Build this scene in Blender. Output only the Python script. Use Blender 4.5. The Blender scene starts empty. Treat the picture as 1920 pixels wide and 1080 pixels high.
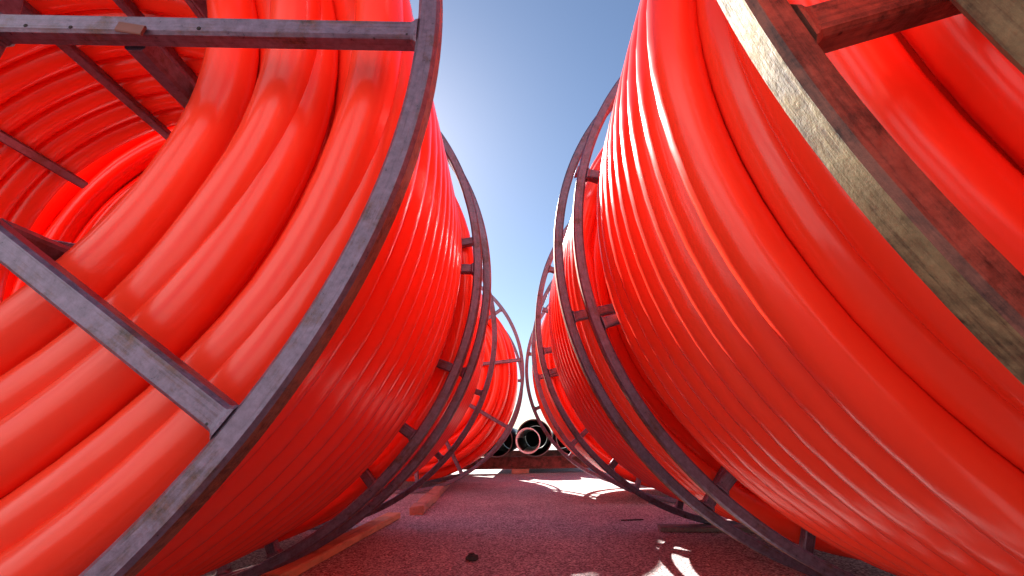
import bpy, math, random
from math import sin, cos, pi, radians as rad
from mathutils import Vector, Matrix, noise

sc = bpy.context.scene
C = sc.collection

# ------------------------------------------------------------------ camera
CAM_H, PITCH, ROLL, F_PX = 0.651, rad(18.14), rad(-0.91), 850.0
cd = bpy.data.cameras.new("camera")
cam = bpy.data.objects.new("camera", cd)
C.objects.link(cam)
cd.sensor_width = 36.0
cd.lens = F_PX / 1920.0 * 36.0
cd.clip_start, cd.clip_end = 0.02, 2000.0
cam.matrix_world = (Matrix.Translation((0, 0, CAM_H)) @ Matrix.Rotation(PITCH + pi / 2, 4, 'X')
                    @ Matrix.Rotation(ROLL, 4, 'Z'))
sc.camera = cam

# ------------------------------------------------------------------ sky, sun, exposure
SUN_AZ, SUN_EL = rad(-20.0), rad(34.3)
SKY, FILL_CLOUD, SUN, EXPO = .034, 14.5, 5.0, 2.12
      # azimuth from +Y towards +X
w = bpy.data.worlds.new("World")
sc.world = w
w.use_nodes = True
nt = w.node_tree
bg = nt.nodes['Background']
sky = nt.nodes.new('ShaderNodeTexSky')
sky.sky_type = 'NISHITA'
sky.sun_disc = False
sky.sun_elevation = SUN_EL
sky.sun_rotation = SUN_AZ
sky.air_density, sky.dust_density, sky.ozone_density = 1.0, 0.3, 3.0
# unseen bright cloud, added low behind the camera to light the reel fronts
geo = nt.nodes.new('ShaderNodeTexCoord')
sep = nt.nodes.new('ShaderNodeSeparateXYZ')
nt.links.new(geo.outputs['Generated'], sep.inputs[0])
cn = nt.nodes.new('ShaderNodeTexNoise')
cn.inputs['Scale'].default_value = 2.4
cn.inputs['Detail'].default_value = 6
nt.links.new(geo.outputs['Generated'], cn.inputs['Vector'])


def wmath(op, a, b):
    n = nt.nodes.new('ShaderNodeMath')
    n.operation = op
    for v, i in ((a, 0), (b, 1)):
        if isinstance(v, (int, float)):
            n.inputs[i].default_value = v
        else:
            nt.links.new(v, n.inputs[i])
    return n.outputs[0]


def wrange(v, lo, hi):
    n = nt.nodes.new('ShaderNodeMapRange')
    n.interpolation_type = 'SMOOTHSTEP'
    n.inputs[1].default_value, n.inputs[2].default_value = lo, hi
    nt.links.new(v, n.inputs[0])
    return n.outputs[0]


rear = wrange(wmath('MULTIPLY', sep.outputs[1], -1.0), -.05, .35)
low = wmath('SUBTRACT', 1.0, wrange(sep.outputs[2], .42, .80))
fill_mask = wmath('MULTIPLY', wmath('MULTIPLY', rear, low), wrange(cn.outputs[0], .34, .60))
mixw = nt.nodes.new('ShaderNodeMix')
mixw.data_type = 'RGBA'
nt.links.new(fill_mask, mixw.inputs[0])
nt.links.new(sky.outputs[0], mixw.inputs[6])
mixw.inputs[7].default_value = (FILL_CLOUD, FILL_CLOUD * .97, FILL_CLOUD * .95, 1)
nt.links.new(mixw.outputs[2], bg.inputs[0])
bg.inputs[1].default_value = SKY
sd = bpy.data.lights.new("sun", 'SUN')
sun = bpy.data.objects.new("sun", sd)
C.objects.link(sun)
sd.energy, sd.angle, sd.color = SUN, rad(0.5), (1.0, 0.95, 0.86)
L = Vector((sin(SUN_AZ) * cos(SUN_EL), cos(SUN_AZ) * cos(SUN_EL), sin(SUN_EL)))
sun.rotation_euler = L.to_track_quat('Z', 'Y').to_euler()
sun.location = L * 20
vs = sc.view_settings
vs.view_transform, vs.look, vs.gamma, vs.exposure = 'Standard', 'None', 1.0, EXPO
sc.render.engine = 'CYCLES'
sc.cycles.max_bounces = 12
sc.cycles.diffuse_bounces = 9


# ------------------------------------------------------------------ materials
class NB:
    def __init__(s, name):
        s.m = bpy.data.materials.new(name)
        s.m.use_nodes = True
        s.t = s.m.node_tree
        s.b = s.t.nodes['Principled BSDF']
        tc = s.t.nodes.new('ShaderNodeTexCoord')
        s.co = tc.outputs['Object']

    def link(s, a, b):
        s.t.links.new(a, b)

    def mapping(s, scale=(1, 1, 1), co=None):
        n = s.t.nodes.new('ShaderNodeMapping')
        n.inputs['Scale'].default_value = scale
        s.link(co or s.co, n.inputs['Vector'])
        return n.outputs[0]

    def noise(s, scale, detail=4, rough=.55, co=None, dist=0):
        n = s.t.nodes.new('ShaderNodeTexNoise')
        n.inputs['Scale'].default_value = scale
        n.inputs['Detail'].default_value = detail
        n.inputs['Roughness'].default_value = rough
        n.inputs['Distortion'].default_value = dist
        s.link(co or s.co, n.inputs['Vector'])
        return n.outputs[0]

    def voro(s, scale, co=None, out='Distance', feature='F1'):
        n = s.t.nodes.new('ShaderNodeTexVoronoi')
        n.feature = feature
        n.inputs['Scale'].default_value = scale
        s.link(co or s.co, n.inputs['Vector'])
        return n.outputs[out]

    def ramp(s, fac, stops):
        n = s.t.nodes.new('ShaderNodeValToRGB')
        e = n.color_ramp.elements
        while len(e) < len(stops):
            e.new(0.5)
        for k, (p, c) in enumerate(stops):
            e[k].position = p
            e[k].color = (c if len(c) == 4 else (*c, 1)) if isinstance(c, tuple) else (c, c, c, 1)
        s.link(fac, n.inputs[0])
        return n.outputs[0]

    def mix(s, fac, a, b, mode='MIX'):
        n = s.t.nodes.new('ShaderNodeMix')
        n.data_type = 'RGBA'
        n.blend_type = mode
        for v, i in ((fac, 0), (a, 6), (b, 7)):
            if isinstance(v, (int, float)):
                n.inputs[i].default_value = v
            elif isinstance(v, tuple):
                n.inputs[i].default_value = (*v, 1) if len(v) == 3 else v
            else:
                s.link(v, n.inputs[i])
        return n.outputs[2]

    def bump(s, h, strength, dist=.01, prev=None):
        n = s.t.nodes.new('ShaderNodeBump')
        n.inputs['Strength'].default_value = strength
        n.inputs['Distance'].default_value = dist
        s.link(h, n.inputs['Height'])
        if prev is not None:
            s.link(prev, n.inputs['Normal'])
        return n.outputs[0]

    def set(s, **k):
        for a, v in k.items():
            i = s.b.inputs[a.replace('_', ' ')]
            if hasattr(v, 'is_linked') or hasattr(v, 'links'):
                s.link(v, i)
            elif isinstance(v, tuple) and len(v) == 3 and i.type == 'RGBA':
                i.default_value = (*v, 1)
            else:
                i.default_value = v
        return s.m


def mat_plastic():
    n = NB('red_plastic')
    a = n.noise(1.7, 3)
    col = n.ramp(a, [(.3, (.94, .044, .016)), (.7, (.97, .062, .026))])
    dust = n.ramp(n.noise(3.5, 3, .6), [(.5, 0.0), (.9, .18)])
    col = n.mix(dust, col, (.80, .12, .08))
    r = n.ramp(n.noise(5, 5, .65), [(.3, .16), (.75, .28)])
    bm = n.bump(n.noise(2.2, 1), .12, .012)
    return n.set(Base_Color=col, Roughness=r, Normal=bm, IOR=1.5, Specular_IOR_Level=.45)


def mat_steel(name, base, rust, rustpos, rough=(.32, .62), metal=.55, streak=None, sk=.22):
    n = NB(name)
    a = n.noise(7, 9, .72)
    uv = n.t.nodes.new('ShaderNodeUVMap').outputs[0]
    st = n.noise(1.0, 5, .7, co=n.mapping((9, 150, 1), uv))
    f = n.mix(sk, a, st)
    f = n.ramp(f, [(rustpos - .05, 0.0), (rustpos + .06, 1.0)])
    mot = n.noise(48, 6, .75)
    b1 = n.mix(n.ramp(mot, [(.35, 0.0), (.68, 1.0)]), base, tuple(c * 1.9 for c in base))
    b1 = n.mix(n.ramp(st, [(.52, 0.0), (.66, 1.5 * sk)]), b1, streak or tuple(c * .35 for c in base))
    r1 = n.mix(n.ramp(n.noise(70, 5, .8), [(.38, 0.0), (.62, 1.0)]), rust, tuple(c * .22 for c in rust))
    col = n.mix(f, b1, r1)
    chips = n.ramp(n.voro(26), [(.04, 1.0), (.09, 0.0)])
    chips = n.mix(1.0, chips, n.ramp(n.noise(4), [(.52, 0.0), (.6, 1.0)]), 'MULTIPLY')
    col = n.mix(chips, col, (.02, .012, .01))
    rr = n.ramp(mot, [(.3, rough[0]), (.7, rough[1])])
    mt = n.ramp(f, [(0.0, metal), (1.0, metal * .2)])
    bm = n.bump(mot, .30, .004)
    bm = n.bump(st, .25, .003, bm)
    bm = n.bump(a, .12, .004, bm)
    return n.set(Base_Color=col, Roughness=rr, Metallic=mt, Normal=bm)


def mat_ground():
    n = NB('asphalt')
    big = n.noise(.9, 5, .6)
    v = n.voro(105, out='Color')
    bw = n.t.nodes.new('ShaderNodeRGBToBW')
    n.link(v, bw.inputs[0])
    col = n.ramp(bw.outputs[0], [(.15, (.15, .10, .105)), (.5, (.40, .30, .32)),
                                 (.72, (.60, .48, .50)), (.9, (.82, .70, .66))])
    col = n.mix(.8, col, n.ramp(big, [(.3, .62), (.7, 1.15)]), 'MULTIPLY')
    st = n.ramp(n.noise(2.6, 6, .7), [(.60, 0.0), (.72, .6)])
    col = n.mix(st, col, (.10, .055, .062))
    bm = n.bump(n.voro(95), .7, .006)
    bm = n.bump(n.noise(14, 5), .3, .01, bm)
    return n.set(Base_Color=col, Roughness=.8, Normal=bm)


def mat_wood(name, c1, c2, axis=1):
    n = NB(name)
    s = [14, 14, 14]
    s[axis] = .9
    g = n.noise(2.2, 8, .65, co=n.mapping(tuple(s)), dist=.6)
    col = n.ramp(g, [(.3, c1), (.55, c2), (.72, tuple(x * .6 for x in c1))])
    blot = n.noise(5, 5, .6)
    col = n.mix(n.ramp(blot, [(.5, 0.0), (.75, .5)]), col, (.08, .05, .04))
    return n.set(Base_Color=col, Roughness=.8, Normal=n.bump(g, .6, .006))


def mat_simple(name, c, rough=.6, metal=0.0, var=.3, scale=8):
    n = NB(name)
    a = n.noise(scale, 5, .6)
    col = n.ramp(a, [(.3, tuple(x * (1 - var) for x in c)), (.7, tuple(min(1, x * (1 + var)) for x in c))])
    return n.set(Base_Color=col, Roughness=rough, Metallic=metal, Normal=n.bump(a, .2, .004))


M_RED = mat_plastic()
M_STEEL = mat_steel('painted_steel', (.115, .088, .125), (.15, .065, .045), .56, (.25, .45), .5)
M_BROWN = mat_steel('brown_rust_steel', (.20, .10, .06), (.26, .10, .04), .48, (.45, .75), .3)
M_RUST = mat_steel('red_rust_steel', (.17, .065, .045), (.10, .04, .03), .50, (.40, .7), .3, (.04, .025, .03))
M_TAN = mat_steel('tan_worn_steel', (.21, .17, .085), (.13, .07, .035), .52, (.55, .8), .1, (.11, .08, .045), .22)
M_GROUND = mat_ground()
M_WOOD = mat_wood('orange_timber', (.62, .27, .12), (.76, .38, .19))
M_WOOD2 = mat_wood('weathered_timber', (.36, .17, .12), (.50, .27, .20))
M_WOODX = mat_wood('grey_timber', (.16, .11, .10), (.25, .18, .16), 0)
M_BLACK = mat_simple('black_polyethylene', (.012, .012, .013), .38)
M_WHITE = mat_simple('pale_lining', (.88, .92, .92), .5)
M_HOLE = mat_simple('dark_hole', (.01, .008, .008), .9)
M_BEAM = mat_steel('oxide_red_beam', (.13, .035, .03), (.10, .03, .02), .5, (.5, .8), .1)
M_TAG = mat_simple('brown_tag', (.16, .06, .045), .6, .2)
M_STONE = mat_simple('dark_stone', (.03, .028, .027), .8, 0, .5, 40)
M_RIM = mat_simple('grey_pipe_rim', (.16, .16, .16), .5)
M_CONC = mat_simple('pale_concrete', (.36, .33, .31), .85, 0, .2, 12)


# ------------------------------------------------------------------ mesh helpers
def link_mesh(name, verts, faces, mats, parent=None, smooth=False, midx=None):
    me = bpy.data.meshes.new(name)
    me.from_pydata(verts, [], faces)
    for m in (mats if isinstance(mats, (list, tuple)) else [mats]):
        me.materials.append(m)
    if smooth:
        me.polygons.foreach_set('use_smooth', [True] * len(faces))
    if midx:
        me.polygons.foreach_set('material_index', midx)
    me.update()
    return link_data(name, me, parent)


def link_data(name, me, parent=None):
    o = bpy.data.objects.new(name, me)
    C.objects.link(o)
    if parent is not None:
        o.parent = parent
    return o


def tag(o, label=None, cat=None, group=None, kind=None):
    for k, v in (('label', label), ('category', cat), ('group', group), ('kind', kind)):
        if v:
            o[k] = v
    return o


def empty(name, loc, rz=0.0):
    o = bpy.data.objects.new(name, None)
    o.empty_display_size = .2
    C.objects.link(o)
    o.location = loc
    o.rotation_euler = (0, 0, rz)
    return o


def chamfer_rect(a0, a1, b0, b1, c):
    return [(a0 + c, b0), (a1 - c, b0), (a1, b0 + c), (a1, b1 - c),
            (a1 - c, b1), (a0 + c, b1), (a0, b1 - c), (a0, b0 + c)]


def ring_mesh(name, r0, r1, y0, y1, c, seg, wob=0.0, seed=0.0):
    """steel hoop round the Y axis, centred on the origin"""
    prof = chamfer_rect(r0, r1, y0, y1, c)
    n = len(prof)
    vs_, fs = [], []
    for i in range(seg):
        a = 2 * pi * i / seg
        dr = wob * noise.noise(Vector((cos(a) * 1.3, sin(a) * 1.3, seed)))
        dy = wob * 1.4 * noise.noise(Vector((cos(a) * 1.1, sin(a) * 1.1, seed + 9)))
        for r, y in prof:
            vs_.append(((r + dr) * cos(a), y + dy, (r + dr) * sin(a)))
    for i in range(seg):
        j = (i + 1) % seg
        for k in range(n):
            l = (k + 1) % n
            fs.append((i * n + k, j * n + k, j * n + l, i * n + l))
    return vs_, fs


def bar_mesh(x0, x1, y0, y1, z0, z1, c, weld=True, seed=1):
    """bar along X with chamfered edges, plus small weld fillets at both ends"""
    prof = chamfer_rect(y0, y1, z0, z1, c)
    n = len(prof)
    vs_, fs = [], []
    cy, cz = (y0 + y1) / 2, (z0 + z1) / 2
    st = [(x0, 1.30), (x0 + .005, 1.26), (x0 + .009, 1.10), (x0 + .014, 1.0), (x1 - .014, 1.0), (x1 - .009, 1.10),
          (x1 - .005, 1.26), (x1, 1.30)] if weld \
        else [(x0, 1), (x1, 1)]
    rnd = random.Random(seed)
    for x, s in st:
        for y, z in prof:
            q = s + (rnd.uniform(-.09, .09) if s > 1.01 else 0)
            vs_.append((x, cy + (y - cy) * min(q, 1.13), cz + (z - cz) * q))
    for i in range(len(st) - 1):
        for k in range(n):
            l = (k + 1) % n
            fs.append((i * n + k, i * n + l, (i + 1) * n + l, (i + 1) * n + k))
    fs.append(tuple(range(n))[::-1])
    fs.append(tuple((len(st) - 1) * n + k for k in range(n)))
    return vs_, fs


# ------------------------------------------------------------------ reel dimensions (metres)
R = 1.5            # outer radius of the flange ring
TH = .045          # radial thickness
DP = .05           # axial depth of the ring
WID = 1.52         # reel width
D = .12            # pipe diameter
PITCH_R = .104
NL = 5             # layers
R_OUT = 1.345      # centre radius of outermost layer
HUB0, HUB1 = .53, .575


PITCH_Y = .1175


def pipe_path(seed, drop_front=0, drop_back=1):
    """one continuous pipe wound helically in five layers on the reel; the outermost
    layer can stop short of the flanges by some turns"""
    seg = 88
    pts = []
    rnd = random.Random(seed)
    y_start = DP + .004 + D / 2
    th = rnd.uniform(0, 2 * pi)
    for k in range(NL):
        r = R_OUT - (NL - 1 - k) * PITCH_R
        off = (PITCH_Y / 2) if k % 2 else 0.0
        full = 11 if k % 2 else 12
        lo, hi = 0, full
        if k == NL - 1:
            lo, hi = drop_front, full - drop_back
        nt_ = hi - lo
        fwd = (k % 2 == 0)
        steps = int(nt_ * seg)
        for i in range(steps):
            t = i / steps
            u = t if fwd else 1 - t
            turn = lo + u * nt_
            fl_ = math.floor(turn)
            fr = turn - fl_
            # the pipe lies level for most of a turn, then crosses over to the next groove
            sm = min(1, max(0, (fr - .62) / .38))
            sm = sm * sm * (3 - 2 * sm)
            tt = min(fl_ + sm, hi - 1)
            y = y_start + off + tt * PITCH_Y
            a = th
            end = min(turn, full - turn)                      # how near the flange
            loose = max(0, 1 - end / 1.2)
            nx = Vector((cos(a) * 1.2, sin(a) * 1.2, seed * 3.1 + k * 2.3 + fl_ * .09))
            y += .005 * noise.noise(nx) + (loose * .032 * max(-.1, noise.noise(nx * 1.7 + Vector((5, 5, 5))) + .1)
                                           * (1 if turn < full / 2 else -1))
            dr = .006 * noise.noise(nx * 1.4 + Vector((9, 2, 4))) - loose * .014 * abs(noise.noise(nx * 1.1))
            # climb to next layer at the end of each layer
            if k < NL - 1 and t > 1 - .3 / nt_:
                q = (t - (1 - .3 / nt_)) / (.3 / nt_)
                dr += PITCH_R * q * q * (3 - 2 * q)
            pts.append(((r + dr), a, y))
            th += 2 * pi / seg
    return pts


def tube_from_path(name, path, rad_, ns, mat):
    P = [Vector((r * cos(a), y, r * sin(a))) for r, a, y in path]
    n = len(P)
    vs_, fs = [], []
    cs = [(cos(2 * pi * k / ns), sin(2 * pi * k / ns)) for k in range(ns)]
    for i in range(n):
        t = (P[min(i + 1, n - 1)] - P[max(i - 1, 0)]).normalized()
        rd = Vector((P[i].x, 0, P[i].z)).normalized()
        b = t.cross(rd).normalized()
        rd = b.cross(t)
        for c, s in cs:
            q = P[i] + (rd * c + b * s) * rad_
            vs_.append(q[:])
    for i in range(n - 1):
        for k in range(ns):
            l = (k + 1) % ns
            fs.append((i * ns + k, i * ns + l, (i + 1) * ns + l, (i + 1) * ns + k))
    # hollow ends
    for base, sgn in ((0, 1), ((n - 1) * ns, -1)):
        cpt = sum((Vector(vs_[base + k]) for k in range(ns)), Vector()) / ns
        st = len(vs_)
        for k in range(ns):
            vs_.append((cpt + (Vector(vs_[base + k]) - cpt) * .82)[:])
        for k in range(ns):
            l = (k + 1) % ns
            fs.append((base + k, base + l, st + l, st + k) if sgn < 0 else (base + l, base + k, st + k, st + l))
    me = bpy.data.meshes.new(name)
    me.from_pydata(vs_, [], fs)
    me.materials.append(mat)
    me.polygons.foreach_set('use_smooth', [True] * len(fs))
    me.update()
    return me


def add_uv(me, n, per_u, prof):
    """u along the length, v round the profile, both in metres; faces come strip by strip"""
    uv = me.uv_layers.new(name='UVMap')
    acc = [0.0]
    for k in range(n):
        a, b = prof[k], prof[(k + 1) % n]
        acc.append(acc[-1] + math.hypot(a[0] - b[0], a[1] - b[1]))
    for p in me.polygons:
        if len(p.vertices) != 4:
            continue
        i, k = divmod(p.index, n)
        for li, vi in zip(p.loop_indices, p.vertices):
            row, col = divmod(vi, n)
            u = row if not (row == 0 and i > 0) else i + 1
            v = acc[k] if col == k else acc[k + 1]
            uv.data[li].uv = (u * per_u, v)


def mesh_data(name, vf, mat, prof=None, per_u=0.0, outer=None):
    me = bpy.data.meshes.new(name)
    me.from_pydata(vf[0], [], vf[1])
    me.materials.append(mat)
    if prof:
        add_uv(me, len(prof), per_u, prof)
    if outer:
        me.materials.append(outer)
        for p in me.polygons:
            if p.index % len(prof) in (2, 3):
                p.material_index = 1
    me.update()
    return me


COILS = [tube_from_path('pipe_coil', pipe_path(*s), D / 2 - .0005, 20, M_RED)
         for s in ((1, 0, 0), (2, 0, 0), (5, 3, 0))]
RING = {}
SPOKE = {}
HUB = {}
BAR = {}
for key, m, mo in (('steel', M_STEEL, M_BROWN), ('rust', M_RUST, M_TAN)):
    pr = chamfer_rect(R - TH, R, 0, DP, .007)
    RING[key] = [mesh_data('flange_ring', ring_mesh('r', R - TH, R, 0, DP, .007, 220, .008, s), m, pr,
                           2 * pi * R / 220, mo) for s in (0, 3.3)]
    SPOKE[key] = mesh_data('spoke', bar_mesh(HUB1 + .001, R - TH - .002, .004, DP - .004, -.023, .023, .006), m,
                           chamfer_rect(.004, DP - .004, -.023, .023, .006), .16)
    HUB[key] = mesh_data('hub_ring', ring_mesh('h', HUB0, HUB1, .001, DP - .001, .005, 96), m)
    BAR[key] = mesh_data('drum_bar', bar_mesh(DP + .002, WID - DP - .002, -.022, .022, -.022, .022, .006, False), m)

GROUP = 'steel pipe reels standing in two rows'


def reel(X, Y, th_deg, label, mat, front, back, coil=0, coil_rot=0.0, extra=None):
    """X,Y: centre of the front flange on the ground; axis along +Y turned by th (clockwise)"""
    root = empty('pipe_reel', (X, Y, 0), -rad(th_deg))
    tag(root, label, 'pipe reel', GROUP)
    for y, angs, ri, key in ((0, front, 0, mat), (WID - DP, back, 1, extra or mat)):
        fl = link_data('flange_ring', RING[key][ri], root)
        fl.location = (0, y, R)
        hb = link_data('hub_ring', HUB[key], fl)
        for a in angs:
            sp = link_data('spoke', SPOKE[key], fl)
            sp.rotation_euler = (0, -rad(a), 0)
    for a in front:
        b = link_data('drum_bar', BAR[mat], root)
        r = R_OUT - (NL - 1) * PITCH_R - D / 2 - .03
        b.location = (r * cos(rad(a)), 0, R + r * sin(rad(a)))
        b.rotation_euler = (0, 0, 0)
        # bar mesh runs along X: turn it to run along Y, faced to the spoke angle
        b.rotation_mode = 'XYZ'
        b.matrix_local = (Matrix.Translation(b.location) @ Matrix.Rotation(-rad(a), 4, 'Y')
                          @ Matrix.Rotation(pi / 2, 4, 'Z'))
    cl = link_data('pipe_coil', COILS[coil], root)
    cl.location = (0, 0, R)
    cl.rotation_euler = (0, coil_rot, 0)
    return root


def every30(*fixed, start=None):
    """12 spokes at about 30 degree steps that include the measured ones"""
    out = list(fixed)
    s = fixed[0] if start is None else start
    for k in range(12):
        a = s + 30 * k
        if all(abs((a - f + 180) % 360 - 180) > 17 for f in out):
            out.append(a)
    return out


L1 = reel(-1.638, .70, -.5, 'nearest left reel with a grey steel spoke running across the top left corner', 'steel',
          [-2, -34.5, -65, -96, -127, -157, 172, 144, 109, 83, 53, 26], [-.8, -35.3, 29.5, 60, 95, 169, 204, 234, 264, 295], 0, 0.3)
L2 = reel(-1.613, 2.378, -.8, 'middle left reel behind the grey ring of the nearest left one', 'steel',
          [-21.2, -49.3, 9.5, 40, 70, 100, 174, 204, 234, -80], every30(-20.2, -44, 14), 1, 1.2)
L3 = reel(-1.349, 6.10, .5, 'farthest left reel whose spokes cross the front of its coil', 'steel',
          every30(5.2, -30.2, -62), every30(1), 2, 2.0)
L4 = reel(-1.85, 7.76, 0, 'last left reel, hidden behind the farthest visible left one', 'steel',
          every30(12), every30(0), 1, 4.1)
R0 = reel(1.742, .265 - WID, 0, 'reel at the right edge with only its tan rear ring in the top right corner', 'rust',
          every30(10), every30(15), 1, 3.0)
R1 = reel(1.724, .335, 2.1, 'nearest right reel with a rusty tan front ring and white glints on its coil', 'rust',
          every30(-163.5), every30(167, -164.1, -133.8), 2, 2.6, 'steel')
R2 = reel(1.718, 2.15, -1.3, 'middle right reel behind the thick rear ring of the nearest right one', 'steel',
          every30(159.4, -168, -127.9), every30(159.9, -165, -146 + 14, -177 + 5), 0, 4.0)
R3 = reel(1.702, 4.90, -1.6, 'farthest right reel beside the black pipes', 'steel',
          every30(-170), every30(-160), 1, 5.0)

# tag plate and drilled holes on the first reel's top spoke
vs_, fs = bar_mesh(-.028, .028, -.003, .003, -.012, .012, .002, False)
pl = link_mesh('tag_plate', vs_, fs, M_TAG, L1)
pl.location = (.872, -.0005, R - .050)
pl.rotation_euler = (0, rad(12), 0)

for hx, hz, hr in ((1.007, -.011, .0045), (.745, -.014, .004), (.652, -.012, .004)):
    ca, sa = cos(rad(-2)), sin(rad(-2))
    cx_, cz_ = hx * ca - hz * sa, hx * sa + hz * ca
    vs_ = [(cx_ + hr * cos(2 * pi * i / 12), y_, cz_ + hr * sin(2 * pi * i / 12)) for y_ in (.0032, .0045)
           for i in range(12)]
    h_ = link_mesh('bolt_hole', vs_, [tuple(range(12))] + [(i, 12 + i, 12 + (i + 1) % 12, (i + 1) % 12)
                                                           for i in range(12)], M_HOLE, L1)
    h_.location = (0, 0, R)


# ------------------------------------------------------------------ ground
def grid(name, x0, x1, y0, y1, z, mat):
    o = link_mesh(name, [(x0, y0, z), (x1, y0, z), (x1, y1, z), (x0, y1, z)], [(0, 1, 2, 3)], mat)
    return o


g = grid('ground', -700, 700, -300, 1400, 0, M_GROUND)
tag(g, kind='structure')


# ------------------------------------------------------------------ timbers
def timber(name, p0, p1, wd, ht, mat, seed, taper=0.0, chunk=0.0):
    """rough sawn plank from p0 to p1 on the ground (broken faces, worn edges)"""
    rnd = random.Random(seed)
    a, b = Vector((*p0, 0)), Vector((*p1, 0))
    ln = (b - a).length
    n = max(8, int(ln / .06))
    vs_, fs = [], []
    prof = chamfer_rect(-wd / 2, wd / 2, .003, ht, min(wd, ht) * .14)
    k = len(prof)
    for i in range(n + 1):
        t = i / n
        sc_ = 1 - taper * t
        for (x, z) in prof:
            j = .04 * wd
            q = noise.noise(Vector((t * 9, x * 20, z * 20 + seed)))
            z2 = z if z < .006 else z + q * ht * .10 - chunk * ht * max(0, noise.noise(Vector((t * 7, x * 9, seed))))
            vs_.append((x * sc_ + q * j, t * ln + (q * .02 if i in (0, n) else 0), z2))
    for i in range(n):
        for m in range(k):
            l = (m + 1) % k
            fs.append((i * k + m, i * k + l, (i + 1) * k + l, (i + 1) * k + m))
    fs.append(tuple(range(k))[::-1])
    fs.append(tuple(n * k + m for m in range(k)))
    o = link_mesh(name, vs_, fs, mat)
    d = (b - a)
    o.location = a
    o.rotation_euler = (0, 0, math.atan2(-d.x, d.y))
    return o


tag(timber('timber_plank', (-1.20, 1.9), (-1.04, 4.28), .12, .05, M_WOOD, 3),
    'long flat orange brown plank wedged under the left reels', 'plank')
tag(timber('timber_block', (-.88, 4.45), (-.97, 6.9), .13, .08, M_WOOD2, 8, .1, .8),
    'gnarled broken timber lying beyond the end of the orange plank', 'timber')
tag(timber('timber_board', (1.02, 3.62), (2.2, 3.50), .16, .03, M_WOODX, 5),
    'dull flat board lying in shade under the right reels', 'plank')


# ------------------------------------------------------------------ stone
def lump(name, loc, s, seed, mat):
    vs_, fs = [], []
    nu, nv = 10, 7
    for j in range(nv + 1):
        ph = pi * j / nv
        for i in range(nu):
            a = 2 * pi * i / nu
            d = Vector((sin(ph) * cos(a), sin(ph) * sin(a), cos(ph)))
            r = 1 + .45 * noise.noise(d * 1.6 + Vector((seed, 0, 0)))
            vs_.append((d.x * r * s[0], d.y * r * s[1], max(0.001, d.z * r * s[2] + s[2] * .6)))
    for j in range(nv):
        for i in range(nu):
            k = (i + 1) % nu
            fs.append((j * nu + i, (j + 1) * nu + i, (j + 1) * nu + k, j * nu + k))
    o = link_mesh(name, vs_, fs, mat)
    o.location = loc
    return o


tag(lump('stone', (-.247, 2.86, 0), (.034, .03, .022), 4, M_STONE), 'small black stone on the bare asphalt in the middle',
    'stone')


vs_, fs = bar_mesh(-.09, .09, -.010, .012, .001, .008, .002, False)
o = link_mesh('dark_stick', vs_, fs, M_STONE)
o.location, o.rotation_euler = (.93, 4.02, 0), (0, 0, .12)
tag(o, 'thin dark stick lying flat in the shade by the right reels', 'stick')


# ------------------------------------------------------------------ far pipes on beams
def tube_obj(name, r0, r1, ln, mats, parent=None, seg=48):
    vs_, fs, mi = [], [], []
    for y in (0, ln):
        for r in (r1, r0):
            for i in range(seg):
                a = 2 * pi * i / seg
                vs_.append((r * cos(a), y, r * sin(a)))
    o0, i0, o1, i1 = 0, seg, 2 * seg, 3 * seg
    for i in range(seg):
        j = (i + 1) % seg
        fs += [(o0 + j, o0 + i, o1 + i, o1 + j), (i0 + i, i0 + j, i1 + j, i1 + i),
               (o0 + i, o0 + j, i0 + j, i0 + i), (o1 + j, o1 + i, i1 + i, i1 + j)]
        mi += [0, 1, 2, 2]
    return link_mesh(name, vs_, fs, mats, parent, True, mi)


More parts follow.
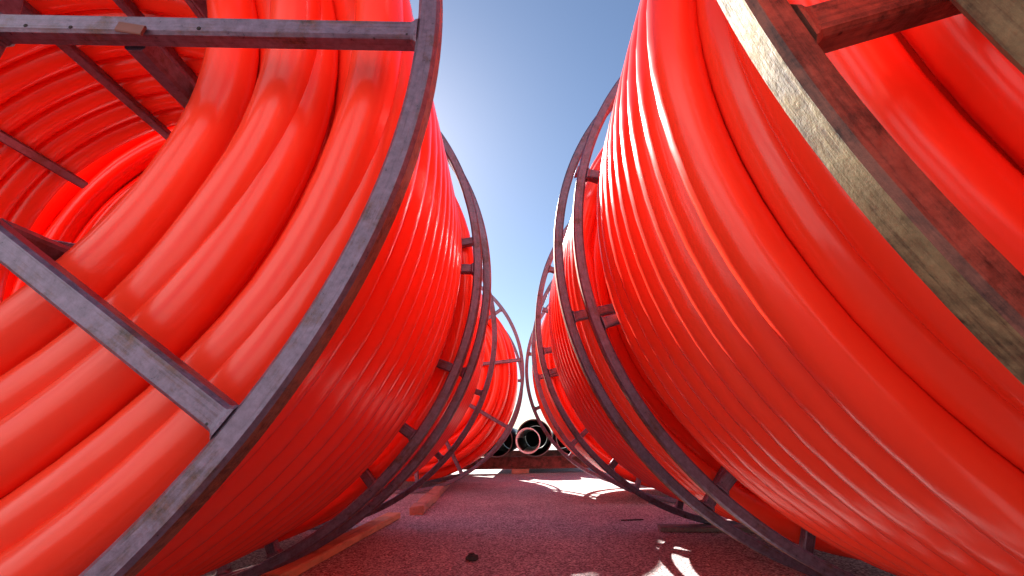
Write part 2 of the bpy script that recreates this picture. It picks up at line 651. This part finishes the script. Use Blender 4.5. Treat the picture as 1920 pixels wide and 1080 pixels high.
YP = 8.85
for k, (x, r, lab) in enumerate(((.37, .335, 'wide black pipe end with a white lined pipe inside between the reel rows'),
                                 (-.33, .30, 'black pipe lying left of the white lined one, half behind the left reel'),
                                 (1.10, .335, 'black pipe lying hidden behind the farthest right reel'))):
    root = empty('stacked_pipe', (x, YP, .29 + r))
    root.rotation_euler = (0, 0, rad(-3))
    tag(root, lab, 'pipe', 'black pipes lying on the beams')
    tube_obj('pipe_wall', r - .02, r, 5.5, [M_BLACK, M_BLACK, M_RIM], root)
    vs_ = [((r - .025) * cos(2 * pi * i / 40), 5.0, (r - .025) * sin(2 * pi * i / 40)) for i in range(40)]
    link_mesh('sky_blocker', vs_, [tuple(range(40))], M_BLACK, root)  # added disc, blocks the sky beyond so the bore stays dark
    if k == 0:
        q = tube_obj('inner_pipe', .205, .225, 4.9, [M_BLACK, M_WHITE, M_WHITE], root)
        q.location = (-.115, -.25, -.05)

for y, lab in ((YP + .25, 'front oxide red beam carrying the black pipes'), (YP + 4.2, 'rear oxide red beam under the black pipes')):
    vs_, fs = [], []
    # I section beam running across
    prof = [(-.09, .08), (.09, .08), (.09, .10), (.012, .10), (.012, .27), (.09, .27), (.09, .29), (-.09, .29),
            (-.09, .27), (-.012, .27), (-.012, .10), (-.09, .10)]
    n = len(prof)
    for x in (-3.2, 3.4):
        for py, pz in prof:
            vs_.append((x, py, pz))
    for k in range(n):
        l = (k + 1) % n
        fs.append((k, n + k, n + l, l))
    fs.append(tuple(range(n)))
    fs.append(tuple(n + k for k in range(n))[::-1])
    o = link_mesh('steel_beam', vs_, fs, M_BEAM)
    o.location = (0, y, 0)
    tag(o, lab, 'beam', 'beams under the black pipes')
    for x in (-1.6, .1, 1.7):
        vs_, fs = bar_mesh(-.16, .16, -.12, .12, .001, .079, .006, False)
        b = link_mesh('bearer_block', vs_, fs, M_WOOD2)
        b.location = (x, y, 0)
        side = {-1.6: 'left', .1: 'middle', 1.7: 'right'}[x]
        tag(b, '%s wooden bearer block under the %s red beam' % (side, lab.split()[0]), 'block', 'bearer blocks under the beams')
